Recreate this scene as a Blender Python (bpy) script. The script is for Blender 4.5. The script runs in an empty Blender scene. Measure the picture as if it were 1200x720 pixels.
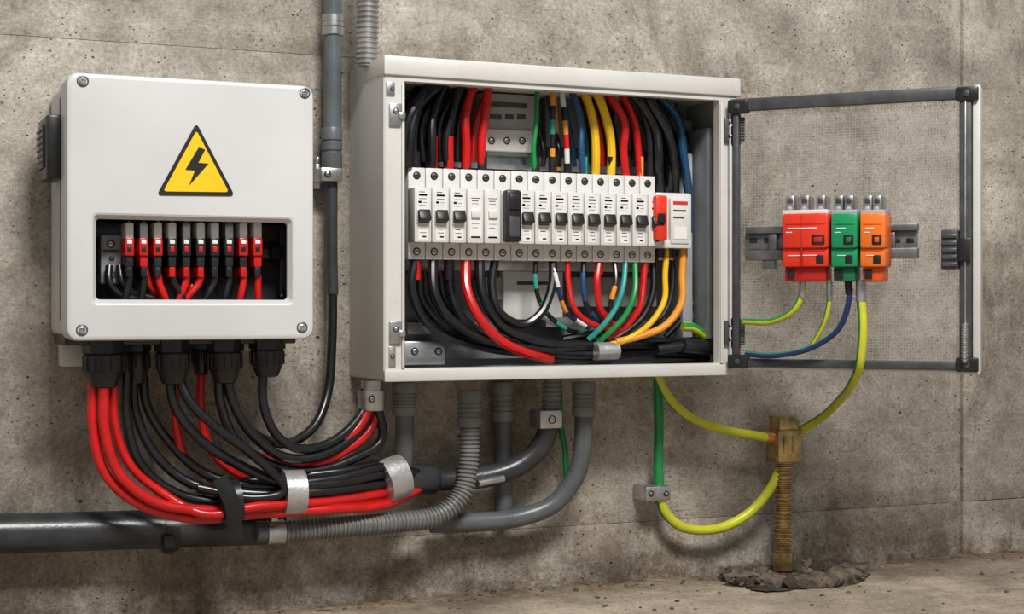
import bpy, bmesh, math, random
from mathutils import Vector, Matrix, noise
random.seed(7)
# ---------------------------------------------------------------- survey model
F=1840.0; D=1.85; HC=0.364
TH=math.atan(800/1840.0); S=math.sin(TH); C=math.cos(TH)
def P(px,py,d):
    """world point seen at photo (px,py) lying on the plane d metres in front of the wall"""
    a=(px-600)/F; b=(360-py)/F; t=(D-d)/(C-a*S)
    return Vector((t*(S+a*C),-d,HC+t*b))
def X(px,d): return P(px,360,d).x
def Z(px,py,d): return P(px,py,d).z
# ---------------------------------------------------------------- materials
def newmat(name):
    m=bpy.data.materials.new(name); m.use_nodes=True
    nt=m.node_tree; return m,nt,nt.nodes['Principled BSDF']
def mat(name,col,rough=.45,metal=0,var=.12,nscale=30,bump=.0,bscale=300,spec=.5,coat=0,grime=0):
    m,nt,b=newmat(name); N=nt.nodes; L=nt.links
    g=N.new('ShaderNodeNewGeometry')
    n=N.new('ShaderNodeTexNoise'); n.inputs['Scale'].default_value=nscale; n.inputs['Detail'].default_value=5
    L.new(g.outputs['Position'],n.inputs['Vector'])
    r=N.new('ShaderNodeValToRGB'); r.color_ramp.elements[0].position=.3; r.color_ramp.elements[1].position=.7
    c0=[max(0,c*(1-var)) for c in col]; c1=[min(1,c*(1+var)) for c in col]
    r.color_ramp.elements[0].color=(*c0,1); r.color_ramp.elements[1].color=(*c1,1)
    L.new(n.outputs['Fac'],r.inputs['Fac']); cout=r.outputs['Color']
    if grime:
        n3=N.new('ShaderNodeTexNoise'); n3.inputs['Scale'].default_value=38; n3.inputs['Detail'].default_value=9; n3.inputs['Roughness'].default_value=.8
        L.new(g.outputs['Position'],n3.inputs['Vector'])
        r3=N.new('ShaderNodeValToRGB'); r3.color_ramp.elements[0].position=.57; r3.color_ramp.elements[1].position=.72
        r3.color_ramp.elements[0].color=(1,1,1,1); r3.color_ramp.elements[1].color=(.62,.58,.52,1)
        L.new(n3.outputs['Fac'],r3.inputs['Fac'])
        x=N.new('ShaderNodeMix'); x.data_type='RGBA'; x.blend_type='MULTIPLY'; x.inputs[0].default_value=grime
        L.new(cout,x.inputs[6]); L.new(r3.outputs['Color'],x.inputs[7]); cout=x.outputs[2]
    L.new(cout,b.inputs['Base Color'])
    mr=N.new('ShaderNodeMapRange'); mr.inputs['To Min'].default_value=max(.02,rough-.08); mr.inputs['To Max'].default_value=min(1,rough+.08)
    L.new(n.outputs['Fac'],mr.inputs['Value']); L.new(mr.outputs['Result'],b.inputs['Roughness'])
    b.inputs['Metallic'].default_value=metal
    b.inputs['Specular IOR Level'].default_value=spec
    b.inputs['Coat Weight'].default_value=coat; b.inputs['Coat Roughness'].default_value=.12
    if bump>0:
        n2=N.new('ShaderNodeTexNoise'); n2.inputs['Scale'].default_value=bscale; n2.inputs['Detail'].default_value=3
        L.new(g.outputs['Position'],n2.inputs['Vector'])
        bp=N.new('ShaderNodeBump'); bp.inputs['Strength'].default_value=bump; bp.inputs['Distance'].default_value=.001
        L.new(n2.outputs['Fac'],bp.inputs['Height']); L.new(bp.outputs['Normal'],b.inputs['Normal'])
    return m
WHITE=mat('painted_metal_white',(.60,.59,.565),.42,var=.07,nscale=9,bump=.15,bscale=900,grime=.45)
COVER=mat('enclosure_grey_white',(.60,.605,.61),.38,var=.06,nscale=7,bump=.12,bscale=1200,grime=.2)
BRK=mat('breaker_plastic',(.66,.655,.64),.35,var=.04,nscale=60)
GREYP=mat('light_grey_plastic',(.34,.35,.355),.45,var=.1)
PLATE=mat('galvanised_plate',(.22,.235,.25),.5,metal=.2,var=.15,nscale=20)
DARK=mat('dark_interior',(.05,.052,.056),.6,var=.3)
BLK=mat('black_plastic',(.014,.014,.015),.34,var=.3,nscale=80)
KAB=mat('black_cable',(.008,.008,.010),.28,var=.3,nscale=60,spec=.6)
RED=mat('red_cable',(.56,.008,.008),.28,var=.14,nscale=40,spec=.5,coat=.15)
YEL=mat('yellow_cable',(.80,.48,.015),.28,var=.1)
GRN=mat('green_cable',(.012,.24,.06),.3,var=.15)
YGR=mat('yellow_green',(.54,.55,.03),.32,var=.12)
BLU=mat('blue_cable',(.015,.07,.16),.28,var=.15)
DBLU=mat('navy_cable',(.015,.03,.13),.28,var=.15)
TEAL=mat('teal_cable',(.03,.30,.26),.3,var=.15)
ORG=mat('orange_plastic',(.82,.17,.015),.34,var=.08)
ORW=mat('orange_wire',(.78,.30,.03),.3,var=.08)
SRED=mat('surge_red',(.72,.035,.012),.34,var=.08)
SGRN=mat('surge_green',(.008,.27,.10),.34,var=.08)
SRED2=mat('surge_red_deep',(.48,.012,.008),.38,var=.08)
SGRN2=mat('surge_green_deep',(.006,.16,.06),.38,var=.08)
SORG2=mat('surge_orange_deep',(.70,.09,.010),.38,var=.08)
STEEL=mat('zinc_steel',(.50,.50,.50),.33,metal=.9,var=.2,nscale=60,grime=.6)
RAILM=mat('rail_steel',(.20,.205,.21),.38,metal=.7,var=.25,nscale=60)
TAPE=mat('silver_tape',(.50,.50,.50),.38,metal=.6,var=.15,nscale=60,bump=.6,bscale=200)
DSTL=mat('dark_steel',(.10,.105,.11),.4,metal=.6,var=.25,nscale=60)
BRASS=mat('brass',(.46,.335,.155),.30,metal=.92,var=.4,nscale=70,bump=.3,bscale=400,grime=.7)
COPPER=mat('copper',(.65,.30,.16),.35,metal=.9,var=.2)
PVC=mat('grey_pvc',(.100,.107,.115),.34,var=.2,nscale=25,bump=.15,bscale=400,grime=.5)
PVCD=mat('dark_pvc',(.033,.035,.039),.30,var=.45,nscale=18,bump=.2,bscale=300,grime=.4)
PVCL=mat('corrugated_grey',(.165,.165,.163),.42,var=.2,nscale=40,grime=.5)
FLEX=mat('flexible_steel_conduit',(.34,.335,.32),.42,metal=.6,var=.2,nscale=60,grime=.6)
GASK=mat('door_gasket',(.060,.063,.067),.42,metal=.1,var=.25,nscale=50)
SYEL=mat('sign_yellow',(.86,.56,.01),.35,var=.03)
SBLK=mat('sign_black',(.012,.011,.010),.4,var=.2)
INKR=mat('ink_red',(.55,.03,.02),.5,var=.05)
INKK=mat('ink_black',(.05,.05,.05),.5,var=.05)
INKG=mat('ink_green',(.05,.32,.2),.5,var=.05)
LABEL=mat('label_paper',(.75,.75,.74),.5,var=.03)
STONE=mat('broken_concrete',(.115,.090,.066),.9,var=.65,nscale=60,bump=1,bscale=250)
DIRT=mat('damp_dirt',(.045,.033,.024),.9,var=.5,nscale=90,bump=1,bscale=300)

def concrete(name,dark,light,floor=False):
    m,nt,b=newmat(name); N=nt.nodes; L=nt.links
    g=N.new('ShaderNodeNewGeometry')
    def mapped(sc):
        mp=N.new('ShaderNodeMapping'); mp.inputs['Scale'].default_value=sc; L.new(g.outputs['Position'],mp.inputs['Vector']); return mp.outputs[0]
    def noi(vec,scale,detail=6,rough=.6,dist=0):
        n=N.new('ShaderNodeTexNoise'); n.inputs['Scale'].default_value=scale; n.inputs['Detail'].default_value=detail
        n.inputs['Roughness'].default_value=rough; n.inputs['Distortion'].default_value=dist
        L.new(vec,n.inputs['Vector']); return n.outputs['Fac']
    def ramp(f,p0,p1,c0=(0,0,0,1),c1=(1,1,1,1)):
        r=N.new('ShaderNodeValToRGB'); r.color_ramp.elements[0].position=p0; r.color_ramp.elements[1].position=p1
        r.color_ramp.elements[0].color=c0; r.color_ramp.elements[1].color=c1; L.new(f,r.inputs['Fac']); return r.outputs['Color']
    def mix(mode,a,bb,fac):
        x=N.new('ShaderNodeMix'); x.data_type='RGBA'; x.blend_type=mode
        if isinstance(fac,(int,float)): x.inputs[0].default_value=fac
        else: L.new(fac,x.inputs[0])
        if isinstance(a,tuple): x.inputs[6].default_value=a
        else: L.new(a,x.inputs[6])
        if isinstance(bb,tuple): x.inputs[7].default_value=bb
        else: L.new(bb,x.inputs[7])
        return x.outputs[2]
    p=g.outputs['Position']
    base=ramp(noi(p,3.2,10,.74,.4),.36,.63,(*dark,1),(*light,1))
    med=ramp(noi(p,11,10,.80),.34,.68,(.55,.535,.51,1),(1.26,1.26,1.26,1))
    c=mix('MULTIPLY',base,med,.85)
    st=ramp(noi(mapped((.7,.7,16) if not floor else (3,14,1)),1.5,3,.5),.34,.66,(.70,.685,.66,1),(1.16,1.16,1.15,1))
    c=mix('MULTIPLY',c,st,.5)
    if not floor:
        vs=ramp(noi(mapped((10,10,.8)),1.3,3,.5),.36,.64,(.78,.765,.74,1),(1.1,1.1,1.1,1))
        c=mix('MULTIPLY',c,vs,.5)
        stain=ramp(noi(mapped((2.5,2.5,1.8)),1.7,11,.80,.6),.51,.62)
        c=mix('MULTIPLY',c,mix('MIX',(1,1,1,1),(.54,.505,.455,1),stain),.85)
        pale=ramp(noi(mapped((2.0,2.0,3.0)),2.3,9,.78,.3),.56,.65)
        c=mix('MULTIPLY',c,mix('MIX',(1,1,1,1),(1.25,1.25,1.25,1),pale),.9)
    fine=ramp(noi(p,210,4,.8),.28,.74,(.52,.50,.48,1),(1.30,1.30,1.30,1))
    c=mix('MULTIPLY',c,fine,.85)
    spk=ramp(noi(p,70,3,.6),.60,.69,(1,1,1,1),(.58,.56,.53,1))
    c=mix('MULTIPLY',c,spk,.65)
    hs=[]
    for sc,th,off in ((26,.075,0),(62,.11,2),(120,.15,3)):
        v=N.new('ShaderNodeTexVoronoi'); v.inputs['Scale'].default_value=sc; L.new(mapped((1,1,1.25)),v.inputs['Vector'])
        h=ramp(v.outputs['Distance'],th*.6,th)
        mk=ramp(noi(p,6+off*1.7,3),.49,.55)
        hs.append(mix('MIX',(1,1,1,1),h,mk))
    holes=mix('MULTIPLY',mix('MULTIPLY',hs[0],hs[1],1.0),hs[2],1.0)
    c=mix('MULTIPLY',c,mix('MIX',(.20,.175,.155,1),(1,1,1,1),holes),.9)
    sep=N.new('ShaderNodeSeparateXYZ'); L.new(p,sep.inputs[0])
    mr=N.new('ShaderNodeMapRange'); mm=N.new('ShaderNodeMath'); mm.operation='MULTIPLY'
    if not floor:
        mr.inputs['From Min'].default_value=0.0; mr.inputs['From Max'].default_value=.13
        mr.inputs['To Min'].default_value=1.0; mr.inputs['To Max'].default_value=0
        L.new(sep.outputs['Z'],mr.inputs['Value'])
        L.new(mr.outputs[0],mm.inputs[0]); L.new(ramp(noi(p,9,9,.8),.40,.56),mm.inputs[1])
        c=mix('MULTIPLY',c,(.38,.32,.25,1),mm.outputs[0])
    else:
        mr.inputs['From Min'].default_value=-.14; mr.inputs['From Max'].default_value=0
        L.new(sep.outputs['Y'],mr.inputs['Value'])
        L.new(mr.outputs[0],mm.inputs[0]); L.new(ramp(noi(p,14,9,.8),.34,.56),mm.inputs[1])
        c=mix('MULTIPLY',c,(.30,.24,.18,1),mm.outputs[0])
    L.new(c,b.inputs['Base Color']); b.inputs['Roughness'].default_value=.85; b.inputs['Specular IOR Level'].default_value=.25
    def math_(op,a,bb):
        x=N.new('ShaderNodeMath'); x.operation=op
        for i,q in ((0,a),(1,bb)):
            if isinstance(q,(int,float)): x.inputs[i].default_value=q
            else: L.new(q,x.inputs[i])
        return x.outputs[0]
    h=math_('ADD',math_('MULTIPLY',noi(p,210,4,.8),.45),math_('MULTIPLY',noi(p,11,10,.80),1.2))
    h=math_('ADD',h,math_('MULTIPLY',holes,.9))
    bp=N.new('ShaderNodeBump'); bp.inputs['Strength'].default_value=.85; bp.inputs['Distance'].default_value=.004
    L.new(h,bp.inputs['Height']); L.new(bp.outputs['Normal'],b.inputs['Normal'])
    return m
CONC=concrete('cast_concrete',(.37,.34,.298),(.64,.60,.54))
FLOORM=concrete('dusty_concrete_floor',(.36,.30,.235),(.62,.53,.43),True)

def glaze():
    m,nt,b=newmat('wired_glazing'); N=nt.nodes; L=nt.links
    out=[n for n in N if n.type=='OUTPUT_MATERIAL'][0]
    b.inputs['Base Color'].default_value=(.42,.41,.38,1); b.inputs['Roughness'].default_value=.5
    uv=N.new('ShaderNodeUVMap'); sep=N.new('ShaderNodeSeparateXYZ'); L.new(uv.outputs[0],sep.inputs[0])
    def M(op,a,bb=None):
        x=N.new('ShaderNodeMath'); x.operation=op
        for i,q in ((0,a),(1,bb)):
            if q is None: continue
            if isinstance(q,(int,float)): x.inputs[i].default_value=q
            else: L.new(q,x.inputs[i])
        return x.outputs[0]
    k=2*math.pi/.0036
    sx=M('SINE',M('MULTIPLY',sep.outputs[0],k)); sz=M('SINE',M('MULTIPLY',sep.outputs[1],k))
    v=M('MAXIMUM',sx,sz)
    mr=N.new('ShaderNodeMapRange'); mr.inputs['From Min'].default_value=.2; mr.inputs['From Max'].default_value=1
    mr.inputs['To Min'].default_value=.01; mr.inputs['To Max'].default_value=.22; L.new(v,mr.inputs['Value'])
    tr=N.new('ShaderNodeBsdfTransparent'); mx=N.new('ShaderNodeMixShader')
    L.new(mr.outputs[0],mx.inputs[0]); L.new(tr.outputs[0],mx.inputs[1]); L.new(b.outputs[0],mx.inputs[2]); L.new(mx.outputs[0],out.inputs[0])
    return m
GLAZE=glaze()
# ---------------------------------------------------------------- mesh builder
class B:
    def __init__(s,name,parent=None,M=None):
        s.name=name; s.parent=parent; s.M=M; s.v=[]; s.f=[]; s.m=[]; s.mats=[]; s.uvs=None
    def mi(s,m):
        if m not in s.mats: s.mats.append(m)
        return s.mats.index(m)
    def add(s,vs,fs,m):
        o=len(s.v)
        s.v+= [ (s.M@Vector(p) if s.M else Vector(p)) for p in vs]
        for i,f in enumerate(fs):
            s.f.append([o+k for k in f]); s.m.append(s.mi(m[i] if isinstance(m,list) else m))
    def box(s,x0,x1,y0,y1,z0,z1,m,bev=0,R=None,seg=2):
        bm=bmesh.new(); bmesh.ops.create_cube(bm,size=1)
        c=Vector(((x0+x1)/2,(y0+y1)/2,(z0+z1)/2)); dx,dy,dz=abs(x1-x0),abs(y1-y0),abs(z1-z0)
        for v in bm.verts: v.co=Vector((v.co.x*dx,v.co.y*dy,v.co.z*dz))
        bev=min(bev,.45*min(dx,dy,dz))
        if bev>0: bmesh.ops.bevel(bm,geom=bm.edges[:],offset=bev,segments=seg,affect='EDGES',profile=.5)
        vs=[(R@v.co if R else v.co)+c for v in bm.verts]; bm.verts.index_update()
        fs=[[v.index for v in f.verts] for f in bm.faces]; bm.free(); s.add(vs,fs,m)
    def pbox(s,px0,py0,px1,py1,d0,d1,m,bev=0,R=None):
        mx=(px0+px1)/2
        s.box(X(px0,d1),X(px1,d1),-d1,-d0,Z(mx,py1,d1),Z(mx,py0,d1),m,bev,R)
    def lathe(s,p,axis,prof,m,n=24,rot=0):
        a=Vector(axis).normalized(); u=a.orthogonal().normalized()
        if abs(a.z)>.9: u=Vector((1,0,0))
        w=a.cross(u); p=Vector(p); vs=[]; fs=[]; ms=[]
        for h,r in prof:
            for k in range(n):
                t=2*math.pi*k/n+rot; vs.append(p+a*h+(u*math.cos(t)+w*math.sin(t))*r)
        L=len(prof)
        for i in range(L-1):
            for k in range(n):
                k2=(k+1)%n; fs.append([i*n+k,i*n+k2,(i+1)*n+k2,(i+1)*n+k])
        fs.append([k for k in range(n)][::-1]); fs.append([(L-1)*n+k for k in range(n)])
        s.add(vs,fs,m)
    def cyl(s,p0,p1,r,m,n=20,r2=None,rot=0):
        p0=Vector(p0); p1=Vector(p1); s.lathe(p0,p1-p0,[(0,r),((p1-p0).length,r if r2 is None else r2)],m,n,rot)
    def screw(s,p,r,m=None,dark=None):
        m=m or STEEL; dark=dark or BLK; p=Vector(p)
        s.lathe(p,(0,-1,0),[(-.002,r*1.35),(.0006,r*1.35),(.0006,r*1.05),(-.0004,r)],dark,16)
        s.lathe(p,(0,-1,0),[(-.002,r*.85),(.0012,r*.85),(.0016,r*.6)],m,16)
        s.box(p.x-r*.6,p.x+r*.6,p.y-.0020,p.y-.001,p.z-r*.12,p.z+r*.12,dark)
    def tube(s,pts,r,m,sides=12,corr=None,flat=None,twist=0,spacing=None,smooth=True,caps=True):
        pts=[Vector(p) for p in pts]
        if smooth and len(pts)>2:
            q=[pts[0]*2-pts[1]]+pts+[pts[-1]*2-pts[-2]]; out=[]
            for i in range(1,len(q)-2):
                p0,p1,p2,p3=q[i-1:i+3]
                t0=0;
                def tj(a,b_,t): return t+max(1e-5,(b_-a).length)**.5
                t1=tj(p0,p1,t0); t2=tj(p1,p2,t1); t3=tj(p2,p3,t2)
                for k in range(16):
                    t=t1+(t2-t1)*k/16
                    A1=p0*((t1-t)/(t1-t0))+p1*((t-t0)/(t1-t0)); A2=p1*((t2-t)/(t2-t1))+p2*((t-t1)/(t2-t1)); A3=p2*((t3-t)/(t3-t2))+p3*((t-t2)/(t3-t2))
                    B1=A1*((t2-t)/(t2-t0))+A2*((t-t0)/(t2-t0)); B2=A2*((t3-t)/(t3-t1))+A3*((t-t1)/(t3-t1))
                    out.append(B1*((t2-t)/(t2-t1))+B2*((t-t1)/(t2-t1)))
            out.append(pts[-1]); pts=out
        sp=spacing or (corr[0]/4 if corr else .006)
        Ls=[0]
        for i in range(1,len(pts)): Ls.append(Ls[-1]+(pts[i]-pts[i-1]).length)
        n=max(2,int(Ls[-1]/sp)+1); res=[]; j=0
        for i in range(n+1):
            t=Ls[-1]*i/n
            while j<len(Ls)-2 and Ls[j+1]<t: j+=1
            dl=Ls[j+1]-Ls[j]; res.append(pts[j].lerp(pts[j+1],(t-Ls[j])/dl if dl>0 else 0))
        pts=res; vs=[]; fs=[]; ms=[]
        T=(pts[1]-pts[0]).normalized(); u=Vector((0,-1,0)); u=(u-T*u.dot(T)); 
        if u.length<.1: u=T.orthogonal()
        u.normalize()
        for i,p in enumerate(pts):
            T=(pts[min(i+1,len(pts)-1)]-pts[max(i-1,0)]).normalized()
            u=(u-T*u.dot(T)).normalized(); w=T.cross(u)
            rr=r
            if corr: rr=r-(corr[1] if (i%4) in (2,3) else 0)
            for k in range(sides):
                a=2*math.pi*k/sides+twist*i*sp
                fu=(flat if flat else 1)
                vs.append(p+u*math.cos(a)*rr*fu+w*math.sin(a)*rr)
        for i in range(len(pts)-1):
            for k in range(sides):
                k2=(k+1)%sides; fs.append([i*sides+k,i*sides+k2,(i+1)*sides+k2,(i+1)*sides+k])
                ms.append(m(i,k) if callable(m) else m)
        if caps:
            fs.append(list(range(sides))[::-1]); ms.append(ms[0]); e=(len(pts)-1)*sides; fs.append([e+k for k in range(sides)]); ms.append(ms[-2])
        s.add(vs,fs,ms)
    def ptube(s,pp,r,m,**k): s.tube([P(*q) for q in pp],r,m,**k)
    def stack(s,loops,m,cap0=None,cap1=None):
        n=len(loops[0]); vs=[p for l in loops for p in l]; fs=[]; ms=[]
        for i in range(len(loops)-1):
            for k in range(n):
                k2=(k+1)%n; fs.append([i*n+k,i*n+k2,(i+1)*n+k2,(i+1)*n+k]); ms.append(m[i] if isinstance(m,list) else m)
        if cap0: fs.append(list(range(n))[::-1]); ms.append(cap0)
        if cap1: fs.append([(len(loops)-1)*n+k for k in range(n)]); ms.append(cap1)
        s.add(vs,fs,ms)
    def prism(s,poly,y0,y1,m):
        n=len(poly); vs=[(x,y1,z) for x,z in poly]+[(x,y0,z) for x,z in poly]
        fs=[list(range(n))]+[[k,(k+1)%n,n+(k+1)%n,n+k] for k in range(n)]
        s.add(vs,fs,m)
    def done(s,sharp=35):
        me=bpy.data.meshes.new(s.name); me.from_pydata([tuple(v) for v in s.v],[],s.f)
        for m in s.mats: me.materials.append(m)
        me.polygons.foreach_set('material_index',s.m); me.polygons.foreach_set('use_smooth',[True]*len(s.f))
        me.update()
        bm=bmesh.new(); bm.from_mesh(me); bmesh.ops.recalc_face_normals(bm,faces=bm.faces[:]); bm.to_mesh(me); bm.free()
        me.set_sharp_from_angle(angle=math.radians(sharp))
        if s.uvs:
            l=me.uv_layers.new(name='UVMap')
            for lp in me.loops: l.data[lp.index].uv=s.uvs(me.vertices[lp.vertex_index].co)
        o=bpy.data.objects.new(s.name,me); bpy.context.scene.collection.objects.link(o)
        if s.parent: o.parent=s.parent
        return o
def empty(name):
    e=bpy.data.objects.new(name,None); e.empty_display_size=.05; bpy.context.scene.collection.objects.link(e); return e
def rrect(x0,x1,z0,z1,r,y,n=6):
    out=[]
    for cx,cz,a0 in ((x1-r,z1-r,0),(x0+r,z1-r,90),(x0+r,z0+r,180),(x1-r,z0+r,270)):
        for k in range(n+1):
            a=math.radians(a0+90*k/n); out.append((cx+r*math.cos(a),y,cz+r*math.sin(a)))
    return out
# ---------------------------------------------------------------- room shell
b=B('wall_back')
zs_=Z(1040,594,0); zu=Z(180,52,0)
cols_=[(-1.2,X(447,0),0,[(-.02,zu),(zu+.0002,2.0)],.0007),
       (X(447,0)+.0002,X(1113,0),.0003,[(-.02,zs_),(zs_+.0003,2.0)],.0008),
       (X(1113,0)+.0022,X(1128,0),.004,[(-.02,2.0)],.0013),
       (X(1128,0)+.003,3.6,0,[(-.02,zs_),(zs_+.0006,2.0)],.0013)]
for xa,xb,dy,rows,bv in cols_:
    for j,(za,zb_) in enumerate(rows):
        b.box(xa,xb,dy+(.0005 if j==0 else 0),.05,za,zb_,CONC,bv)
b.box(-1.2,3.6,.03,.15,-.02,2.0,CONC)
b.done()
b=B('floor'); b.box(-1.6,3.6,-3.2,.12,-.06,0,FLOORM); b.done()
# ---------------------------------------------------------------- inverter enclosure
inv=empty('inverter_enclosure')
df=.155; x0=X(78,df); x1=X(368,df); zt=Z(78,84,df); zb=Z(78,400,df)
wx0=X(107,df); wx1=X(345,df); wz1=Z(226,252,df); wz0=Z(226,358,df)
b=B('cover',inv)
b.stack([rrect(x0,x1,zb,zt,.012,-.112),rrect(x0,x1,zb,zt,.012,-df+.004),rrect(x0+.0012,x1-.0012,zb+.0012,zt-.0012,.012,-df+.0012),rrect(x0+.004,x1-.004,zb+.004,zt-.004,.011,-df),
         rrect(x0+.0055,x1-.0055,zb+.0055,zt-.0055,.010,-df),rrect(wx0-.0012,wx1+.0012,wz0-.0012,wz1+.0012,.007,-df),
         rrect(wx0,wx1,wz0,wz1,.006,-df),rrect(wx0+.002,wx1-.002,wz0+.002,wz1-.002,.005,-df+.001),rrect(wx0+.006,wx1-.006,wz0+.006,wz1-.006,.004,-df+.008),rrect(wx0+.006,wx1-.006,wz0+.006,wz1-.006,.004,-df+.011),
         rrect(wx0-.004,wx1+.004,wz0-.004,wz1+.004,.004,-df+.011)],COVER)
for (sx,sy) in ((97,95),(357,109),(96,387),(354,384)):
    p=P(sx,sy,df)
    b.lathe(p,(0,-1,0),[(-.001,.0062),(.0008,.0062),(.0012,.0050),(-.0005,.0046)],DSTL,20)
    b.lathe(p,(0,-1,0),[(-.001,.0036),(.0014,.0036),(.0018,.0028),(.0018,.0016),(.0006,.0014)],STEEL,16)
b.done(25)
b=B('body',inv)
e=.003
b.stack([rrect(x0+e,x1-e,zb+e,zt-e,.010,-.008),rrect(x0+e,x1-e,zb+e,zt-e,.010,-.1115),rrect(x0+e+.004,x1-e-.004,zb+e+.004,zt-e-.004,.008,-.1115),rrect(x0+e+.004,x1-e-.004,zb+e+.004,zt-e-.004,.008,-.070)],[COVER,COVER,DARK],cap0=COVER,cap1=DARK)
b.box(x0+.02,x1-.02,-.03,0,zb+.01,zt-.01,GREYP,.002)
b.box(x0+e-.003,x0+e+.002,-.10,-.095,zb+.02,zt-.02,GREYP,.001)
b.pbox(72,396,98,430,.0,.03,WHITE,.002); b.pbox(98,396,330,412,.0,.028,WHITE,.002)
b.box(x0+.005,x1-.005,-.10,-.02,zb-.006,zb+.006,BLK,.002)
b.done()
b=B('side_vent',inv)
zc0=Z(60,212,.08); zc1=Z(60,138,.08)
b.box(x0-.015,x0+.004,-.112,-.045,zc0,zc1,BLK,.003)
b.box(x0-.018,x0-.008,-.100,-.055,zc0+.012,zc1-.008,BLK,.002)
for k in range(6):
    z=zc0+.018+k*.0068; b.box(x0-.0195,x0-.017,-.098,-.058,z,z+.003,GASK,.0005)
b.done()
b=B('terminal_connectors',inv)
b.pbox(108,262,345,282,.070,.082,DSTL,.001)
b.pbox(118,275,143,333,.075,.105,GREYP,.002)
b.screw(P(130,286,.1052),.0035); b.screw(P(131,303,.1052),.0035,BLK,STEEL); b.screw(P(130,322,.1052),.0035)
b.pbox(121,293,140,296,.1,.1065,BLK)
cols=[RED,RED,RED,BLK,BLK,BLK,BLK,BLK,RED,RED]
for k in range(10):
    x=152+k*16.7; cm=cols[k]; dd=.130
    b.pbox(x-4.6,261,x+4.6,280,.080,dd,LABEL if k%3!=1 else STEEL,.001)
    b.pbox(x-2,258,x+2,266,.080,dd-.004,STEEL,.001)
    b.pbox(x-5.6,279,x+5.6,300,.078,dd+.003,cm,.0016)
    b.pbox(x-4.6,299,x+4.6,313,.08,dd,cm if k%2 else BLK,.0015)
    b.pbox(x-3,282,x+3,286,.1,dd+.0040,LABEL,.0003)
    b.pbox(x-2.4,289,x+2.4,295,.1,dd+.0040,RED if cm is BLK else BLK,.0003)
    b.pbox(x-3.8,312,x+3.8,325,.082,dd-.001,RED if k in(3,4,5,8) else BLK,.0015)
    lean=[-4,-2,6,10,-6,-12,-8,-4,-3,0][k]
    b.ptube([(x,322,.122),(x+lean*.2,332,.122),(x+lean,344,.123),(x+lean*2,362,.122)],.0040,[KAB,KAB,RED,KAB,RED,RED,KAB,KAB,RED,RED][k],sides=10)
b.ptube([(128,312,.112),(128,330,.118),(140,346,.118),(165,352,.114),(190,362,.11)],.0042,KAB)
b.ptube([(140,312,.108),(143,330,.114),(158,345,.112),(180,350,.11),(205,362,.11)],.0042,KAB)
b.ptube([(170,312,.108),(176,335,.112),(190,350,.11),(210,364,.11)],.0038,RED)
b.ptube([(225,335,.108),(222,345,.112),(205,358,.11)],.0038,RED)
p=P(318,297,.082); b.lathe(p,(0,-1,0),[(0,.010),(.016,.010),(.019,.008),(.024,.006)],BLK,24)
b.pbox(305,290,330,304,.08,.1,BLK,.003)
b.pbox(328,268,340,345,.078,.088,GASK,.002)
b.screw(P(331,347,.089),.003)
b.done()
def tri(pts,r):
    out=[]
    n=len(pts)
    for i in range(n):
        p=Vector(pts[i]); a=Vector(pts[i-1]); c=Vector(pts[(i+1)%n])
        q0=p+(a-p).normalized()*r; q1=p+(c-p).normalized()*r
        for k in range(7):
            t=k/6; out.append(tuple(q0*(1-t)**2+p*2*t*(1-t)+q1*t*t))
    return out
def xz(l,d): return [(P(x,y,d).x,P(x,y,d).z) for x,y in l]
b=B('warning_sign')
T0=xz([(230,144),(183.5,229),(275,230)],df)
b.prism(tri(T0,.006),-df,-df-.0010,SBLK)
cx=sum(p[0] for p in T0)/3; cz=sum(p[1] for p in T0)/3
T1=[(cx+(x-cx)*.84,cz+(z-cz)*.84) for x,z in T0]
b.prism(tri(T1,.004),-df-.0009,-df-.0014,SYEL)
b.prism(xz([(233,172),(217,199),(228,200),(221,218),(244,192),(232,191),(240,176)],df),-df-.0013,-df-.0019,SBLK)
b.done()
def gland(name,px,py,d,r,ln=.042):
    b=B(name,inv); p=P(px,py,d); p.z=zb-.001
    b.lathe(p,(0,0,-1),[(0,r*1.02),(ln*.28,r*1.02),(ln*.28,r*.9),(ln*.36,r*.9)],BLK,6,.3)
    b.lathe(p,(0,0,-1),[(ln*.3,r*.88),(ln*.34,r*.95),(ln*.72,r*.92),(ln*.76,r*.84),(ln*.82,r*.80),(ln*1.05,r*.62),(ln*1.08,r*.5)],BLK,28)
    for k in range(14):
        a=2*math.pi*k/14; c=Vector((math.cos(a)*r*.93,math.sin(a)*r*.93,0))
        b.cyl(p+c+Vector((0,0,-ln*.36)),p+c+Vector((0,0,-ln*.7)),r*.07,BLK,8)
    b.done()
gland('cable_gland',122,400,.09,.0235,.048)
gland('cable_gland',160,400,.06,.016,.046)
gland('cable_gland',203,400,.09,.0205,.046)
gland('cable_gland',236,400,.06,.012,.038)
gland('cable_gland',264,400,.09,.0205,.046)
gland('cable_gland',313,400,.09,.0205,.040)
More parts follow.
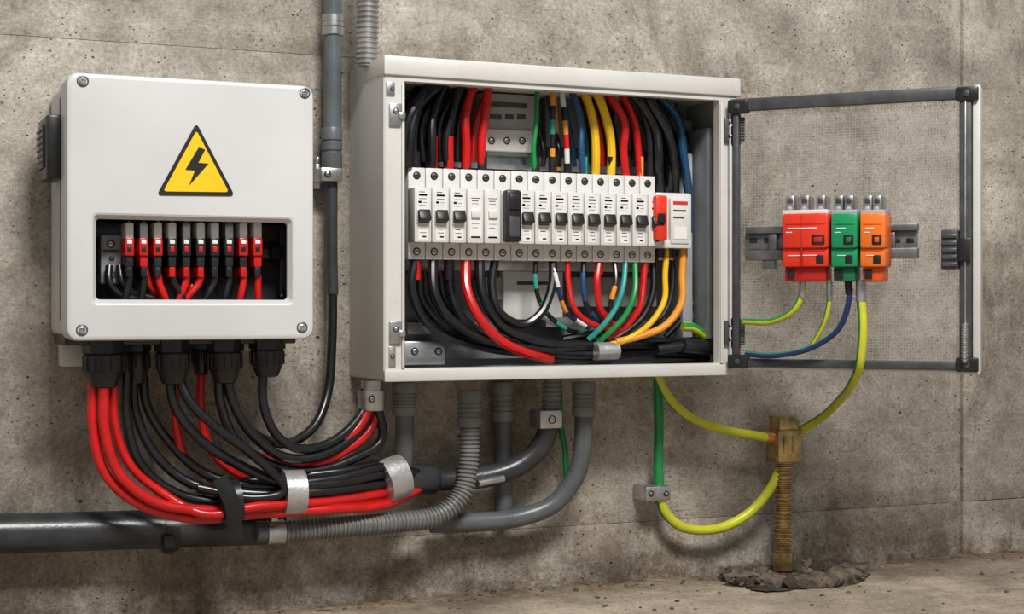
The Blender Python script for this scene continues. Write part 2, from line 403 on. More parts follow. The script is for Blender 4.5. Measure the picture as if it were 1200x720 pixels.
# ---------------------------------------------------------------- external cables
def cable(pp,r,m,name='power_cable',**k):
    b=B(name); b.tube([q if isinstance(q,Vector) else P(*q) for q in pp],r,m,**k); return b.done()
R_=.0058
cable([(109,440,.085),(109,500,.09),(123,555,.092),(165,592,.09),(228,608,.088),(300,603,.088),(390,597,.085),(450,592,.07),(490,574,.05)],R_,RED)
cable([(122,440,.095),(123,505,.10),(140,556,.10),(180,588,.098),(232,598,.096),(300,596,.09),(390,590,.082),(450,584,.06),(490,572,.045)],R_,RED)
cable([(133,440,.085),(134,495,.085),(152,545,.085),(190,578,.088),(240,603,.10),(300,594,.10),(385,588,.085),(440,580,.07),(490,570,.04)],R_*.9,RED)
cable([(148,435,.075),(148,490,.075),(165,545,.075),(210,580,.075),(290,590,.078),(380,583,.078),(440,575,.065),(495,568,.045)],R_,KAB)
cable([(157,435,.065),(158,480,.065),(180,530,.066),(222,566,.07),(300,579,.086),(380,576,.086),(440,568,.07),(495,565,.045)],R_,KAB)
cable([(168,435,.06),(172,475,.06),(200,520,.06),(240,555,.066),(300,570,.078),(380,568,.078),(440,560,.065),(495,562,.045)],R_,KAB)
cable([(198,438,.09),(206,478,.09),(240,520,.09),(290,550,.09),(340,568,.09),(400,566,.084),(450,556,.07),(495,560,.045)],R_,KAB)
cable([(208,438,.092),(222,470,.10),(258,505,.104),(296,533,.104),(334,575,.10),(300,584,.095),(232,572,.08)],R_*.95,KAB)
cable([(205,438,.075),(206,490,.07),(216,535,.06),(250,562,.06),(310,575,.066),(400,575,.066),(490,570,.04)],R_*.9,RED)
cable([(236,430,.06),(236,480,.06),(246,525,.055),(280,556,.055),(340,568,.055),(400,570,.06),(490,566,.035)],R_*.9,RED)
cable([(256,438,.09),(258,470,.085),(276,515,.08),(320,545,.075),(368,552,.072),(410,540,.066),(447,515,.055),(436,455,.055)],R_,KAB)
cable([(266,438,.092),(272,468,.09),(292,505,.088),(330,535,.085),(370,536,.08),(410,515,.065),(432,485,.055),(434,455,.055)],R_,KAB)
cable([(308,432,.09),(309,475,.09),(324,510,.088),(350,526,.085),(385,520,.075),(412,500,.065),(428,475,.055),(428,455,.055)],R_*.95,KAB)
cable([(320,550,.065),(360,548,.066),(400,531,.064),(436,500,.052),(443,455,.05)],R_,RED)
cable([(300,535,.062),(350,544,.068),(394,522,.066),(424,495,.062),(440,455,.055)],R_,RED)
cable([(262,440,.075),(275,475,.07),(300,510,.066),(336,520,.064),(368,500,.05),(384,460,.035),(389,400,.03),(390,330,.03)],R_,KAB)
cable([(334,569,.088),(400,560,.084),(450,548,.07),(495,556,.045)],R_,KAB)
cable([(280,566,.07),(334,560,.07),(400,553,.074),(450,545,.06),(495,556,.035)],R_,KAB)
def band(name,p0,p1,r,flat,m):
    b=B(name); b.ptube([p0,p1],r,m,flat=flat,sides=28,smooth=False); return b.done()
band('silver_tape_wrap',(331,578,.083),(355,577,.083),.0262,.95,TAPE)
band('silver_tape_wrap',(449,566,.064),(472,557,.058),.0265,.85,TAPE)
b=B('cable_strap'); b.ptube([(257,590,.088),(281,586,.088)],.024,BLK,flat=.9,sides=24,smooth=False)
b.ptube([(258,560,.112),(272,592,.114),(276,634,.10)],.009,BLK,flat=.18,sides=12); b.done()
b=B('cable_strap'); b.ptube([(191,622,.035),(207,621,.035)],.0245,BLK,sides=24,smooth=False); b.pbox(192,628,206,643,.05,.066,BLK,.002); b.pbox(193,616,205,650,0,.02,BLK,.002); b.done()
# ---------------------------------------------------------------- conduits
def coupling(b,px,py0,py1,d,r,m,grooves=4):
    p0=P(px,py0,d); p1=P(px,py1,d); ln=(p1-p0).length; pr=[(0,r*.95),(ln*.03,r)]
    for g in range(grooves):
        t=.3+.5*g/grooves; pr+=[(ln*t,r),(ln*(t+.01),r*.90),(ln*(t+.06),r*.90),(ln*(t+.07),r)]
    pr+=[(ln*.95,r),(ln,r*.9)]
    b.lathe(p0,p1-p0,pr,m,28)
b=B('conduit_pipe')
b.ptube([(-80,627,.035),(60,624,.035),(200,620,.035),(330,616,.035)],.0222,PVCD,sides=32)
b.done()
b=B('flexible_conduit')
b.ptube([(300,623,.06),(335,623,.06)],.0125,PVC,sides=24)
b.ptube([(330,624,.06),(400,618,.062),(470,612,.062),(515,604,.06),(541,580,.058),(549,545,.056),(550,497,.055)],.0128,PVCL,sides=24,corr=(.0052,.0020))
coupling(b,550,458,500,.055,.0155,PVCL)
b.done()
b=B('conduit_clamp'); b.ptube([(312,624.5,.06),(332,623,.06)],.0145,STEEL,sides=28,smooth=False); b.pbox(318,604,326,612,.05,.073,STEEL,.001); b.done()
b=B('conduit_pipe')
b.ptube([(466,562,.04),(520,563,.036),(570,559,.04),(610,545,.045),(636,520,.05),(645,492,.055)],.0135,PVCD,sides=24)
b.lathe(P(466,563,.04),(P(500,563,.038)-P(466,563,.04)),[(0,.0195),(.045,.0185),(.052,.0150)],PVCD,28)
b.ptube([(645,500,.055),(647,440,.055)],.0125,PVCL,sides=24,corr=(.006,.002))
b.pbox(633,481,660,503,.035,.071,STEEL,.003); b.screw(P(647,492,.0712),.004)
b.cyl(P(560,567,.06),P(590,561,.055),.0045,STEEL,12)
b.done()
b=B('conduit_pipe')
b.ptube([(505,614,.035),(560,612,.035),(612,606,.038),(650,590,.045),(676,555,.052),(683,520,.055),(684,480,.055)],.0118,PVC,sides=24)
coupling(b,684,448,488,.055,.0150,PVCL)
b.done()
cable([(655,440,.03),(657,500,.03),(662,525,.028),(664,560,.024)],.0040,GRN,name='earthing_cable')
b=B('conduit_pipe'); b.ptube([(474,485,.05),(474,520,.05),(472,548,.045)],.0115,PVC,sides=24); coupling(b,474,448,487,.05,.0155,PVCL,5); b.done()
b=B('conduit_pipe'); b.ptube([(589,488,.018),(590,530,.018),(590,600,.018)],.0115,PVC,sides=24); coupling(b,589,448,494,.018,.0150,PVCL); b.done()
b=B('conduit_gland'); p=P(436,446,.055); b.lathe(p,(0,0,-1),[(0,.013),(.012,.013),(.012,.0165),(.034,.0165),(.036,.0155),(.036,.012)],STEEL,28); b.screw(P(436,468,.072),.003); b.done()
b=B('conduit_pipe'); b.ptube([(390,-60,.026),(390,60,.026),(389,205,.026)],.0108,PVC,sides=24)
coupling(b,390,18,42,.026,.0132,STEEL,2); coupling(b,389,150,198,.026,.0125,PVC,2)
b.done()
cable([(389,200,.026),(389,300,.028),(390,345,.03)],.0070,PVCD)
b=B('conduit_clamp'); b.pbox(376,196,402,213,.006,.042,STEEL,.003); b.pbox(370,192,378,222,0,.014,STEEL,.002); b.screw(P(384,204,.0425),.003); b.pbox(371,184,376,196,0,.012,STEEL,.001); b.done()
b=B('flexible_conduit'); pb=P(430,60,.07); pb.z=.6500
b.tube([P(431,-60,.07),P(431,0,.07),pb],.0135,FLEX,sides=24,corr=(.0062,.0022)); b.done()
# ---------------------------------------------------------------- distribution cabinet
cab=empty('distribution_cabinet')
dc=.13; cx0=X(450,dc); cx1=X(864,dc); czt=Z(453,66,dc); czb=Z(449,447,dc)
ox0=X(474,dc); ox1=X(843,dc); ozt=Z(474,95,dc); ozb=Z(660,429,dc)
b=B('shell',cab)
t=.002
b.stack([rrect(cx0,cx1,czb,czt,.003,0,3),rrect(cx0,cx1,czb,czt,.003,-dc+.002,3),rrect(cx0+.002,cx1-.002,czb+.002,czt-.002,.003,-dc,3),
  rrect(ox0,ox1,ozb,ozt,.001,-dc,3),rrect(ox0,ox1,ozb,ozt,.001,-dc+.014,3),rrect(cx0+t,cx1-t,czb+t,czt-t,.001,-dc+.014,3),rrect(cx0+t,cx1-t,czb+t,czt-t,.001,-.004,3)],
  [WHITE,WHITE,WHITE,WHITE,WHITE,GREYP],cap0=WHITE,cap1=GREYP)
b.box(cx0-.001,cx1+.003,-dc-.004,-.002,czt-.0215,czt+.001,WHITE,.002)
b.box(cx0,cx1-.002,-dc-.003,-dc+.004,czb-.001,czb+.013,WHITE,.0015)
b.box(ox0-.004,ox0-.0005,-dc-.003,-dc+.002,ozb,ozt-.004,WHITE,.001)
b.box(ox1+.0005,ox1+.005,-dc-.003,-dc+.002,ozb,ozt-.004,WHITE,.001)
b.done()
b=B('latch_hardware',cab)
for y in (135,391):
    b.pbox(457,y-14,471,y+12,dc,dc+.004,STEEL,.001); b.screw(P(464,y-5,dc+.0042),.0025); b.pbox(468,y-4,476,y+4,dc,dc+.008,STEEL,.002)
b.pbox(453,96,463,112,dc,dc+.002,STEEL,.0008); b.pbox(456,406,464,430,dc,dc+.002,STEEL,.0008)
b.screw(P(460,104,dc+.0022),.002); b.screw(P(460,418,dc+.0022),.002)
b.done()
b=B('mounting_plate',cab)
b.box(cx0+.012,cx1-.02,-.014,-.010,czb+.02,czt-.02,PLATE,.001)
b.pbox(562,110,628,182,.02,.052,GREYP,.002); b.pbox(566,152,624,178,.045,.058,BRK,.002)
for x in (576,594,612): b.screw(P(x,165,.0582),.0034)
b.pbox(574,120,618,126,.052,.0525,INKK); b.pbox(574,134,588,140,.052,.0525,INKK); b.pbox(592,134,602,140,.052,.0525,INKK); b.pbox(606,134,616,140,.052,.0525,INKK)
b.pbox(640,108,770,175,.014,.03,PLATE,.002); b.pbox(770,140,812,200,.014,.035,PLATE,.002)
b.pbox(478,184,770,200,.012,.040,STEEL,.001); b.pbox(478,302,770,318,.012,.040,STEEL,.001)
b.pbox(590,318,660,375,.014,.04,BRK,.002); b.pbox(560,325,590,352,.014,.035,GREYP,.002); b.pbox(670,325,770,360,.014,.035,GREYP,.002)
b.pbox(474,400,522,428,.014,.06,STEEL,.002); b.pbox(640,372,672,384,.014,.05,STEEL,.001)
b.pbox(478,378,560,392,.014,.03,GREYP,.002)
for x in (486,514): b.screw(P(x,412,.0605),.0035)
b.pbox(606,330,650,334,.04,.0405,INKK)
b.pbox(800,180,812,400,.014,.06,GREYP,.002)
b.box(cx1-.020,cx1-.006,-.09,-.03,ozb+.03,ozt-.03,PLATE,.002)
b.done()
dB=.085; bx0=X(478,dB); bx1=X(768,dB); w=(bx1-bx0)/15
bzt=Z(478,196,dB); bzb=Z(478,304,dB); nz1=Z(478,219,.105); nz0=Z(478,284,.105)
def breaker(i,kind):
    xa=bx0+i*w+.0004; xb=bx0+(i+1)*w-.0004; xm=(xa+xb)/2
    nm={'mcb':'circuit_breaker','main':'main_switch','blank':'residual_current_device'}[kind]
    b=B(nm)
    b.box(xa,xb,-dB,-.042,bzb,bzt,BRK,.0012)
    b.box(xa,xb,-.107,-dB+.002,nz0,nz1,BRK,.0018)
    for z,sg in ((bzt-.0095,1),(bzb+.0095,-1)):
        p=Vector((xm,-dB,z)); b.lathe(p,(0,-1,0),[(-.002,.0048),(.0003,.0048),(.0003,.0040)],BLK,18)
        b.lathe(p,(0,-1,0),[(-.001,.0034),(.0008,.0034),(.0012,.0026)],DSTL if sg>0 else STEEL,16)
        b.box(xm-.0028,xm+.0028,-dB-.0016,-dB-.001,z-.0005,z+.0005,BLK)
    for z in (bzt-.001,bzb+.001): b.box(xm-.0045,xm+.0045,-.083,-.066,z-.0012,z+.0012,BLK)
    h=nz1-nz0; y=-.107
    def ink(xl,xr,z0,z1,m): b.box(xm+xl,xm+xr,y-.0003,y+.0005,nz0+h*z0,nz0+h*z1,m)
    if kind=='mcb':
        ink(-.0078,.0078,.60,.93,LABEL)
        ink(-.0055,.005,.84,.875,INKR if i<6 else INKG); ink(-.0050,.002,.905,.92,INKK); ink(-.0050,.0045,.785,.797,INKK)
        ink(-.006,-.002,.71,.75,INKG if i%2 else INKR); ink(.0,.0045,.72,.73,INKK); ink(-.005,.003,.665,.675,INKK)
        b.box(xm-.0080,xm+.0080,y-.0016,y+.001,nz0+h*.335,nz0+h*.60,BRK,.0008)
        Rm=Matrix.Rotation(math.radians(-22),3,'X')
        b.box(xm-.0073,xm+.0073,y-.0085,y+.002,nz0+h*.37,nz0+h*.58,SBLK,.0014,Rm)
        ink(-.0060,.0060,.05,.30,LABEL); ink(-.004,.003,.235,.25,INKK); ink(-.004,.004,.17,.182,INKK); ink(-.001,.004,.09,.12,INKR)
    elif kind=='blank':
        ink(-.0078,.0078,.10,.93,LABEL)
        ink(-.006,.006,.82,.835,INKK); ink(-.005,.0035,.77,.785,INKR if i==4 else INKK); ink(-.005,.004,.72,.73,INKK)
        b.box(xm-.006,xm+.006,y-.003,y+.001,nz0+h*.46,nz0+h*.60,BRK,.001); ink(-.005,.005,.35,.36,INKK); ink(-.005,.003,.28,.29,INKK); ink(-.006,.006,.10,.13,INKR)
    else:
        b.box(xa+.0005,xb-.0005,-.121,-.106,nz0+h*.03,nz0+h*.99,SBLK,.0035)
        b.box(xa+.004,xb-.004,-.124,-.12,nz0+h*.62,nz0+h*.90,BLK,.0015); b.box(xa+.004,xb-.004,-.1225,-.12,nz0+h*.12,nz0+h*.5,GASK,.001)
    b.done()
for i in range(15):
    breaker(i,'main' if i==5 else ('blank' if i in(3,4) else 'mcb'))
b=B('isolator_switch')
b.pbox(769,226,811,291,.045,.100,BRK,.003); b.pbox(786,232,809,286,.1,.106,BRK,.002)
b.pbox(769,229,783,282,.1,.116,SRED,.003); b.pbox(772,250,780,262,.115,.119,BLK,.001)
b.pbox(789,236,806,240,.106,.1064,INKR); b.pbox(789,246,804,248,.106,.1064,INKK); b.pbox(789,254,802,256,.106,.1064,INKK); b.pbox(790,266,805,280,.106,.1066,LABEL)
b.pbox(772,281,810,291,.1,.104,BRK,.001)
b.done()
# ---- internal wiring
b=B('wiring_loom',cab)
def stripe(*ms):
    return lambda i,k: ms[(i//3)%len(ms)]
def W(pp,r,m,**k):
    q=[]
    for i,(x,y,d) in enumerate(pp):
        j=0 if i in (0,len(pp)-1) else 1
        q.append((x+random.uniform(-2.6,2.6)*j,y+random.uniform(-2,2)*j,d+random.uniform(-.003,.003)*j))
    b.ptube(q,r,m,sides=10,**k)
def ferr(x,y0,y1,r,m,d=.076): b.cyl(P(x,y0,d),P(x,y1,d),r,m,12)
for x,m,f,l in ((487,KAB,KAB,34),(507,KAB,RED,30),(526,KAB,RED,26),(546,RED,BLK,20),(565,RED,BLK,15)):
    W([(x,202,.076),(x-1,168,.078),(x+l*.1,135,.078),(x+l*.5,104,.07),(x+l,86,.06)],.0054,m); ferr(x,160 if f is RED else 178,203,.0060,f)
for x in (476,484,494,502,513,528):
    W([(x-2,300,.045),(x-3,200,.05),(x-2,150,.05),(x+12,110,.05),(x+30,88,.045)],.0048,KAB)
for x in (480,497,517,536): W([(x,190,.06),(x,150,.062),(x+10,115,.06),(x+26,90,.05)],.0052,KAB)
for x,l in ((474,40),(478,58)): W([(x,196,.085),(x+1,160,.088),(x+8,130,.09),(x+l*.6,104,.085),(x+l,86,.07)],.0056,KAB)
W([(555,190,.06),(556,150,.06),(566,115,.06),(578,90,.05)],.0045,RED)
top=[(628,GRN,BLK,.003,-2),(647,stripe(KAB,ORW,KAB,TEAL),BLK,.0034,0),(665,stripe(KAB,LABEL,RED,ORW),BLK,.0034,8),(684,BLU,TEAL,.0042,22),(698,YEL,BLK,.0056,26),(716,YEL,BLK,.0056,30),(734,RED,BLK,.0052,34),(750,RED,ORW,.0048,38),(762,KAB,BLK,.005,38)]
for x,m,f,r,l in top:
    W([(x,208,.076),(x-1,175,.078),(x-l*.1,145,.078),(x-l*.45,115,.074),(x-l,92,.06)],r,m); ferr(x,184,209,.0048,f)
for n_,x in enumerate((622,636,655,673,691,708,725,742,750)): W([(x,195,.05),(x,180,.055),(x-4,150,.05),(x-16,95,.045)],.0034,[GRN,KAB,KAB,BLU,KAB,KAB,KAB,KAB,KAB][n_])
W([(690,200,.05),(688,150,.05),(665,95,.045)],.0036,TEAL); W([(655,200,.05),(652,150,.05),(648,95,.045)],.003,ORW); W([(707,195,.055),(702,150,.06),(680,95,.045)],.0036,RED)
for k,(x,dd,r) in enumerate(((772,.085,.0062),(782,.075,.0062),(765,.065,.0060),(778,.055,.0060),(790,.05,.0055),(788,.085,.0058))):
    W([(x,300,.05 if k>1 else .045),(x+2,230,.055),(x+2,190,dd),(x-6,150,dd),(x-28,115,dd),(x-60,90,.05)],r,KAB)
W([(806,300,.05),(805,230,.06),(803,180,.07),(792,140,.07),(768,108,.065),(740,92,.05)],.0055,BLU)
W([(800,320,.045),(800,230,.045),(797,180,.05),(780,140,.05),(752,100,.045)],.0046,KAB)
W([(830,360,.03),(826,300,.03),(815,230,.035),(806,180,.04),(790,130,.04),(770,95,.04)],.0050,KAB)
W([(836,310,.03),(826,340,.04),(812,372,.05),(800,398,.05)],.0045,BLU)
W([(828,290,.03),(822,330,.04),(806,365,.05),(780,395,.05)],.0042,KAB)
low=[(487,KAB,RED,[(484,340,.078),(500,375,.078),(545,402,.075),(620,412,.07),(720,412,.06),(838,410,.05)]),
     (507,KAB,RED,[(508,340,.085),(525,372,.09),(565,398,.09),(630,410,.085),(720,407,.075),(838,405,.06)]),
     (526,KAB,KAB,[(528,345,.075),(550,380,.08),(590,402,.08),(650,416,.08),(760,414,.07),(838,415,.06)]),
     (546,RED,RED,[(548,340,.09),(562,375,.102),(590,402,.104),(620,414,.1),(645,422,.08)]),
     (562,KAB,KAB,[(566,345,.085),(585,378,.088),(620,398,.085),(680,404,.08),(760,402,.07),(838,400,.06)])]
for x,m,f,pp in low:
    W([(x,302,.076)]+pp,.0060,m); ferr(x,306,328,.0064,f)
for k in range(4):
    W([(480+k*12,318,.055),(485+k*12,350,.055),(510+k*14,385,.055),(570+k*8,408-k*3,.055),(680,416-k*5,.05),(838,418-k*6,.04)],.0052,KAB)
W([(580,305,.076),(578,335,.08),(588,368,.088),(612,380,.09),(636,366,.088),(648,335,.08),(648,305,.076)],.0055,KAB)
W([(628,305,.076),(628,330,.078),(636,360,.075),(665,385,.07),(705,392,.065)],.0030,stripe(KAB,TEAL,KAB,GRN))
W([(647,305,.076),(650,330,.085),(664,365,.08),(690,385,.07)],.0030,stripe(DBLU,LABEL,DBLU,ORW))
W([(665,305,.078),(664,335,.085),(672,362,.09),(700,380,.085),(735,385,.07)],.0036,RED)
W([(684,305,.076),(684,335,.08),(690,362,.078),(712,385,.07)],.0034,stripe(KAB,BLU,BLU))
W([(702,305,.078),(702,335,.085),(708,365,.085),(730,385,.08)],.0044,RED); ferr(702,307,322,.0050,RED)
W([(720,305,.078),(722,330,.088),(716,360,.088),(722,382,.08),(700,395,.07)],.0032,stripe(KAB,KAB,ORW))
W([(733,305,.080),(731,335,.09),(722,362,.092),(708,382,.09),(690,398,.08)],.0036,TEAL)
W([(744,305,.080),(742,340,.095),(732,370,.095),(712,390,.09),(700,402,.08)],.0036,GRN)
W([(756,305,.078),(755,335,.085),(748,362,.088),(730,385,.085),(712,398,.08)],.0044,RED)
W([(765,305,.07),(764,340,.08),(752,372,.08),(725,394,.08),(700,403,.075)],.0044,KAB)
W([(782,292,.085),(780,320,.09),(776,352,.095),(758,382,.098),(728,402,.09),(700,407,.08)],.0038,YEL)
W([(801,292,.088),(802,325,.095),(798,355,.10),(778,383,.102),(750,396,.098),(722,401,.09)],.0046,ORW)
W([(786,292,.07),(790,330,.075),(782,362,.08),(760,388,.08),(735,400,.08)],.0040,KAB)
for x in (774,786,801): ferr(x,288,302,.0050,BLK,.086); ferr(x,300,305,.0040,COPPER,.086)
W([(660,398,.06),(700,392,.07),(750,396,.07),(800,400,.07),(838,402,.06)],.0052,KAB)
W([(640,420,.07),(700,421,.07),(760,420,.07),(838,421,.06)],.0050,KAB)
b.ptube([(800,405,.09),(836,408,.088)],.0095,BLK,sides=20,smooth=False)
b.ptube([(770,410,.085),(805,406,.088)],.0065,BLK,sides=16)
b.ptube([(800,383,.085),(812,384,.085),(826,394,.08)],.0060,lambda i,k:YGR if k%6<4 else GRN,sides=12)
b.ptube([(697,412,.085),(722,411,.085)],.0115,TAPE,sides=24,flat=1.2,smooth=False)
b.done()
# ---------------------------------------------------------------- door (opened outwards)
Dz1=.6272; Dz0=.2850
A=Vector((1.047,-.134,0)); E=Vector((1.251,-.366,0)); dv=(E-A); DL=dv.length; dv.normalize()
M=Matrix(((dv.x,-dv.y,0,A.x),(dv.y,dv.x,0,A.y),(0,0,1,Dz0),(0,0,0,1)))
DH=Dz1-Dz0
Mi=M.inverted()
def DQ(px,py,off):
    """door-local point (u,-off,z), off metres in front of the open door's inner face"""
    a=(px-600)/F; r=Vector((S+a*C,C-a*S,(360-py)/F)); n=Vector((dv.y,-dv.x,0)); o=Vector((0,-D,HC))
    t=((A+n*off)-o).dot(n)/r.dot(n); return Mi@(o+r*t)
def DP(px,py,off): return M@DQ(px,py,off)
def dbox(b,px0,py0,px1,py1,o0,o1,m,bev=0):
    mx=(px0+px1)/2
    b.box(DQ(px0,py0,o1).x,DQ(px1,py0,o1).x,-o1,-o0,DQ(mx,py1,o1).z,DQ(mx,py0,o1).z,m,bev)
b=B('door_frame',cab,M)
rim=.004
b.box(0,DL,-.003,.012,0,rim,WHITE,.001); b.box(0,DL,-.003,.012,DH-.003,DH,GASK,.001)
b.box(DL-.009,DL,-.004,.012,0,DH,WHITE,.001); b.box(0,rim,-.003,.012,0,DH,WHITE,.001)
b.box(.003,DL-.009,-.007,.006,rim,.014,GASK,.002); b.box(.003,DL-.004,-.007,.006,DH-.016,DH-.001,GASK,.002)
b.box(DL-.024,DL-.010,-.007,.006,.010,DH-.010,GASK,.002); b.box(.006,.013,-.006,.006,.010,DH-.010,GASK,.0015)
b.box(DL-.018,DL-.016,-.0085,-.006,.016,DH-.016,STEEL,.0005)
for (u0,z0) in ((.0,0.002),(DL-.028,.002),(.0,DH-.019),(DL-.028,DH-.019)):
    b.box(u0,u0+.026,-.010,.004,z0,z0+.017,BLK,.002)
    b.lathe((u0+.013,-.010,z0+.0085),(0,-1,0),[(0,.0035),(.0012,.0035),(.0016,.002)],DSTL,14)
b.done()
b=B('door_glazing',cab,M)
b.box(.010,DL-.018,.0015,.003,.010,DH-.012,GLAZE)
b.uvs=lambda co:(((Mi@co).x),((Mi@co).z))
b.done()
b=B('door_hardware',cab,M)
q=DQ(1113,293,.01); u,z=q.x,q.z
b.box(u-.010,u+.010,-.012,.002,z-.024,z+.024,GASK,.002)
for k in range(5): b.box(u-.0085,u+.0085,-.0145,-.011,z-.020+k*.0085,z-.015+k*.0085,DSTL,.001)
b.box(DL-.026,DL-.010,-.013,-.005,z-.014,z+.014,BLK,.002)
z=DQ(1133,405,0).z
b.tube([(DL-.017,-.012,z-.02),(DL-.017,-.012,z+.026)],.0045,STEEL,corr=(.003,.0012),sides=12,smooth=False)
b.done()
b=B('hinges',cab)
for y in (152,390):
    p=P(862,y,.138)
    b.cyl(p+Vector((0,0,-.020)),p+Vector((0,0,.020)),.0055,DSTL,16)
    for k in (-.019,-.006,.008): b.cyl(p+Vector((0,0,k)),p+Vector((0,0,k+.010)),.0068,BLK,16)
    b.pbox(850,y-14,864,y+14,dc-.002,dc+.006,DSTL,.0015); b.screw(P(856,y-8,dc+.0065),.002); b.screw(P(856,y+8,dc+.0065),.002)
    b.box(p.x-.001,p.x+.012,p.y-.004,p.y+.004,p.z-.016,p.z+.016,BLK,.001)
b.done()
# ---------------------------------------------------------------- surge protectors on the door's rail
b=B('din_rail',None,M)
for y0,y1,o1 in ((264,272,.014),(272,292,.006),(292,304,.014)):
    dbox(b,873,y0,1075,y1,.0012,o1,RAILM,.001)
for x in (882,899,1050,1066): dbox(b,x-4,279,x+5,285,.005,.0068,BLK,.001)
for x in (905,1044): dbox(b,x-5,272,x+5,294,.005,.012,RAILM,.002)
dbox(b,893,303,908,316,.0012,.012,RAILM,.001)
b.done()
def spd(xa,xb,mc,m2,big):
    b=B('surge_protector',None,M); dep=.058
    def bx(*a): dbox(b,*a)
    bx(xa,251,xb,313,.0145,dep-.008,m2,.003)
    bx(xa+.5,250,xb-.5,291,.03,dep,mc,.0028)
    bx(xa+.5,290,xb-.5,313,.03,dep-.004,mc,.0028)
    bx(xa+3,312,xb-3,330,.0145,dep-.012,m2,.003)
    bx(xa+6,316,xa+15,327,.03,dep-.0105,BLK,.001)
    xm=(xa+xb)/2
    if big: bx(xm-5,252,xm-3.6,312,.05,dep+.0004,m2,.0003); xm+=8
    bx(xm-1,275,xb-5,287,.05,dep+.0012,BLK,.001); bx(xm+2,278,xb-8,284,.05,dep+.0020,m2,.0006)
    bx(xa+4,262,xb-4,263.5,.05,dep+.0004,m2,.0003); bx(xa+7,267,xb-14,268.2,.05,dep+.0008,LABEL)
    bx(xa+5,272,xa+12,273,.05,dep+.0006,LABEL)
    bx(xa+4,294,xb-4,295,.05,dep-.0036,m2,.0003)
    bx(xa+8,299,xb-14,300,.05,dep-.003,LABEL); bx(xb-15,299,xb-6,309,.05,dep-.003,BLK,.0008)
    for x in ((xa+5,xa+22,xb-14) if big else (xa+5,xb-15)):
        bx(x-1,229,x+10,252,.0145,dep-.014,STEEL,.0025); bx(x+1,232,x+8,239,.03,dep-.0132,DSTL,.0015)
        q=DQ(x+4.5,245,dep-.014); b.lathe(q,(0,-1,0),[(0,.0032),(.002,.0030),(.0026,.002)],GREYP,14)
    bx(xa+1,246,xb-1,253,.0145,dep-.010,BRK if big else GREYP,.001)
    b.done()
spd(916,971,SRED,SRED2,True); spd(973,1005,SGRN,SGRN2,False); spd(1007,1038,ORG,SORG2,False)
# ---------------------------------------------------------------- earth cables
yg=lambda i,k: GRN if (k%12) in (2,3,4) else YGR
def gcable(pp,r,m=yg,tw=3): return cable(pp,r,m,name='earthing_cable',sides=12,twist=tw)
gcable([DP(941,328,.03),DP(940,345,.03),DP(930,364,.028),DP(905,377,.018),DP(872,377,.006)],.0042)
gcable([DP(972,328,.03),DP(972,350,.03),DP(966,378,.026),DP(952,404,.02),DP(946,412,.018)],.0030)
cable([DP(993,328,.03),DP(995,350,.03),DP(983,385,.028),DP(950,408,.022),DP(905,417,.014),DP(874,415,.006)],.0036,lambda i,k:GRN if k in(3,) else DBLU,name='earthing_cable')
b=B('cable_lug'); 
b.cyl(DP(1009,328,.03),DP(1009,354,.03),.0062,STEEL,16); b.cyl(DP(941,330,.03),DP(940,350,.03),.0044,STEEL,12); b.cyl(DP(972,330,.03),DP(972,352,.03),.0038,STEEL,12)
b.cyl(DP(994,329,.03),DP(995,345,.03),.0046,BLK,12); b.done()
gcable([DP(1009,348,.030),DP(1011,385,.032),DP(1008,425,.030),P(1000,447,.25),P(985,468,.17),P(962,490,.09),P(936,506,.05)],.0056)
gcable([(770,440,.05),(783,465,.05),(806,487,.048),(845,503,.048),(900,513,.05)],.0062)
gcable([(771,440,.028),(772,500,.028),(772,560,.028),(778,598,.028),(800,618,.030),(840,620,.032),(876,603,.036),(902,574,.042),(916,546,.045)],.0066,
       lambda i,k: (GRN if i<25 else (GRN if (k%12) in (1,2,3) else YGR)),3)
b=B('cable_clamp'); b.pbox(757,570,787,588,.0,.038,STEEL,.003); b.pbox(757,572,764,590,.0,.012,STEEL,.002)
b.screw(P(763,579,.0385),.003); b.screw(P(781,579,.0385),.003); b.done()
# ---------------------------------------------------------------- earth rod
b=B('earth_rod')
dr=.047; xr=X(918,dr)
def zr(y): return Z(918,y,dr)
b.tube([(xr,-dr,zr(542)),(xr,-dr,zr(650))],.0118,BRASS,corr=(.0060,.0030),sides=24,smooth=False)
b.cyl((xr,-dr,zr(545)),(xr,-dr,-.02),.0086,BRASS,16)
b.lathe((xr,-dr,zr(648)),(0,0,-1),[(0,.0135),(.001,.0148),(.023,.0148),(.024,.013)],BRASS,6,.2)
b.box(xr-.0185,xr+.0185,-dr-.017,-dr+.016,zr(541),zr(503),BRASS,.0025)
b.box(xr-.015,xr+.016,-dr-.014,-dr+.013,zr(505),zr(487),BRASS,.002)
b.box(xr-.011,xr-.006,-dr-.0195,-dr-.015,zr(530),zr(510),BRASS,.001); b.box(xr+.003,xr+.008,-dr-.0195,-dr-.015,zr(530),zr(510),BRASS,.001)
b.box(xr-.008,xr+.005,-dr-.0185,-dr-.015,zr(522),zr(518),BRASS,.001)
b.cyl((xr-.029,-dr,zr(512)),(xr-.012,-dr,zr(512)),.0098,COPPER,16); b.cyl((xr+.012,-dr,zr(507)),(xr+.027,-dr,zr(507)),.0095,COPPER,16)
b.lathe((xr,-dr,zr(540)),(0,0,-1),[(0,.0125),(.003,.0125),(.004,.0115)],BRASS,6)
b.done()
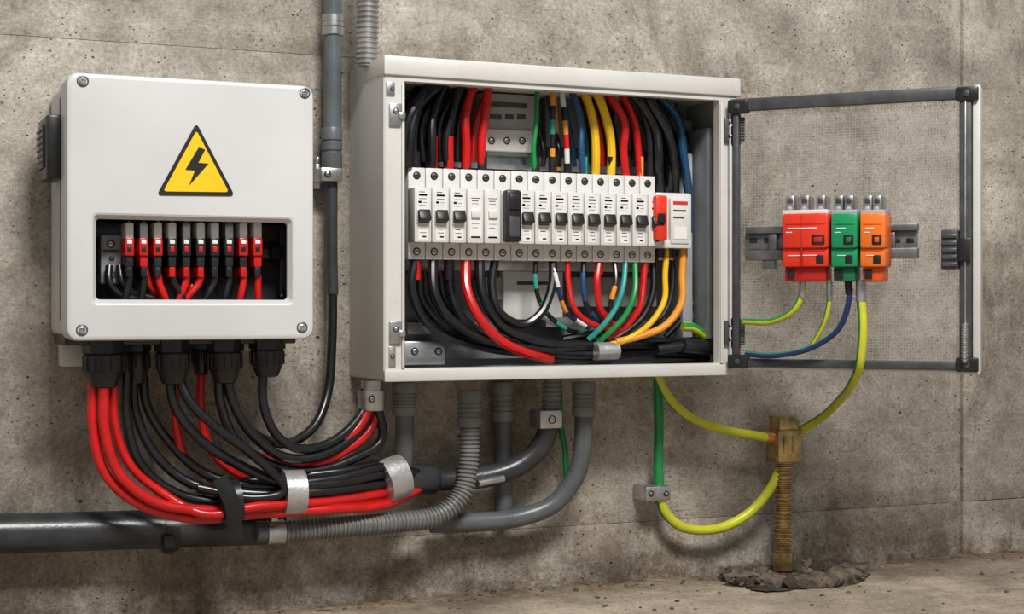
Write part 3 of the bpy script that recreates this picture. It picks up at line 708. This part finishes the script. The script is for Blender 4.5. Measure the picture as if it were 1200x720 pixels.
# ---------------------------------------------------------------- rubble
b=B('concrete_rubble')
def rock(c,rx,ry,rz,seed,sub=2,amp=.35,m=None):
    bm=bmesh.new(); bmesh.ops.create_icosphere(bm,subdivisions=sub,radius=1)
    vs=[]
    for v in bm.verts:
        n=noise.noise(v.co*1.6+Vector((seed,seed*.7,0)))+.5*noise.noise(v.co*4+Vector((seed,0,seed)))+.25*noise.noise(v.co*10+Vector((seed,seed,0)))
        q=v.co*(1+amp*n); vs.append(Vector((q.x*rx,q.y*ry,q.z*rz))+Vector(c))
    fs=[[v.index for v in f.verts] for f in bm.faces]; bm.free(); b.add(vs,fs,m or STONE)
mx_,my_=xr-.002,-.080
rock((mx_,my_,-.001),.086,.062,.007,3.1,5,.6,DIRT)
for k in range(480):
    a=random.uniform(0,2*math.pi); q=random.uniform(.05,1.15)**.6
    s=random.uniform(.002,.0055) if q<.6 else (random.uniform(.003,.0125) if q<1.0 else random.uniform(.001,.004))
    x=mx_+math.cos(a)*.094*q; y=min(-.006,my_+math.sin(a)*.066*q)
    if abs(x-xr)<.022 and -dr-.045<y<-dr+.02: s=min(s,.0025)
    rock((x,y,s*.3+.003),s*1.6,s,s*.85,k*1.7,1,.75,DIRT if k%4==0 else STONE)
b.done(20)
b=B('loose_gravel')
for k in range(320):
    s=random.uniform(.0008,.0030); x=random.uniform(.3,1.9); y=-random.uniform(.004,.05) if k%2 else -random.uniform(.02,.35)
    rock((x,y,s*.4),s*1.3,s,s*.7,k*2.3,1,.5)
b.done(20)
# ---------------------------------------------------------------- light, world, camera
def area(name,loc,target,size,power,col):
    l=bpy.data.lights.new(name,'AREA'); l.shape='RECTANGLE'; l.size=size[0]; l.size_y=size[1]; l.energy=power; l.color=col
    o=bpy.data.objects.new(name,l); bpy.context.scene.collection.objects.link(o); o.location=loc
    o.rotation_euler=(Vector(target)-Vector(loc)).to_track_quat('-Z','Y').to_euler(); return o
area('ceiling_lamp',(.55,-1.85,2.15),(.80,0,.38),(.8,.45),74,(1,.97,.925))
w_=bpy.data.worlds.new('world'); bpy.context.scene.world=w_; w_.use_nodes=True
bg=w_.node_tree.nodes['Background']; bg.inputs[0].default_value=(.94,.97,1,1); bg.inputs[1].default_value=.29
cd=bpy.data.cameras.new('camera'); cd.sensor_width=36; cd.lens=36*F/1200; cd.clip_start=.01
co=bpy.data.objects.new('camera',cd); bpy.context.scene.collection.objects.link(co); co.location=(0,-D,HC); co.rotation_euler=(math.pi/2,0,-TH)
bpy.context.scene.camera=co
sc=bpy.context.scene
sc.view_settings.view_transform='Standard'; sc.view_settings.look='None'
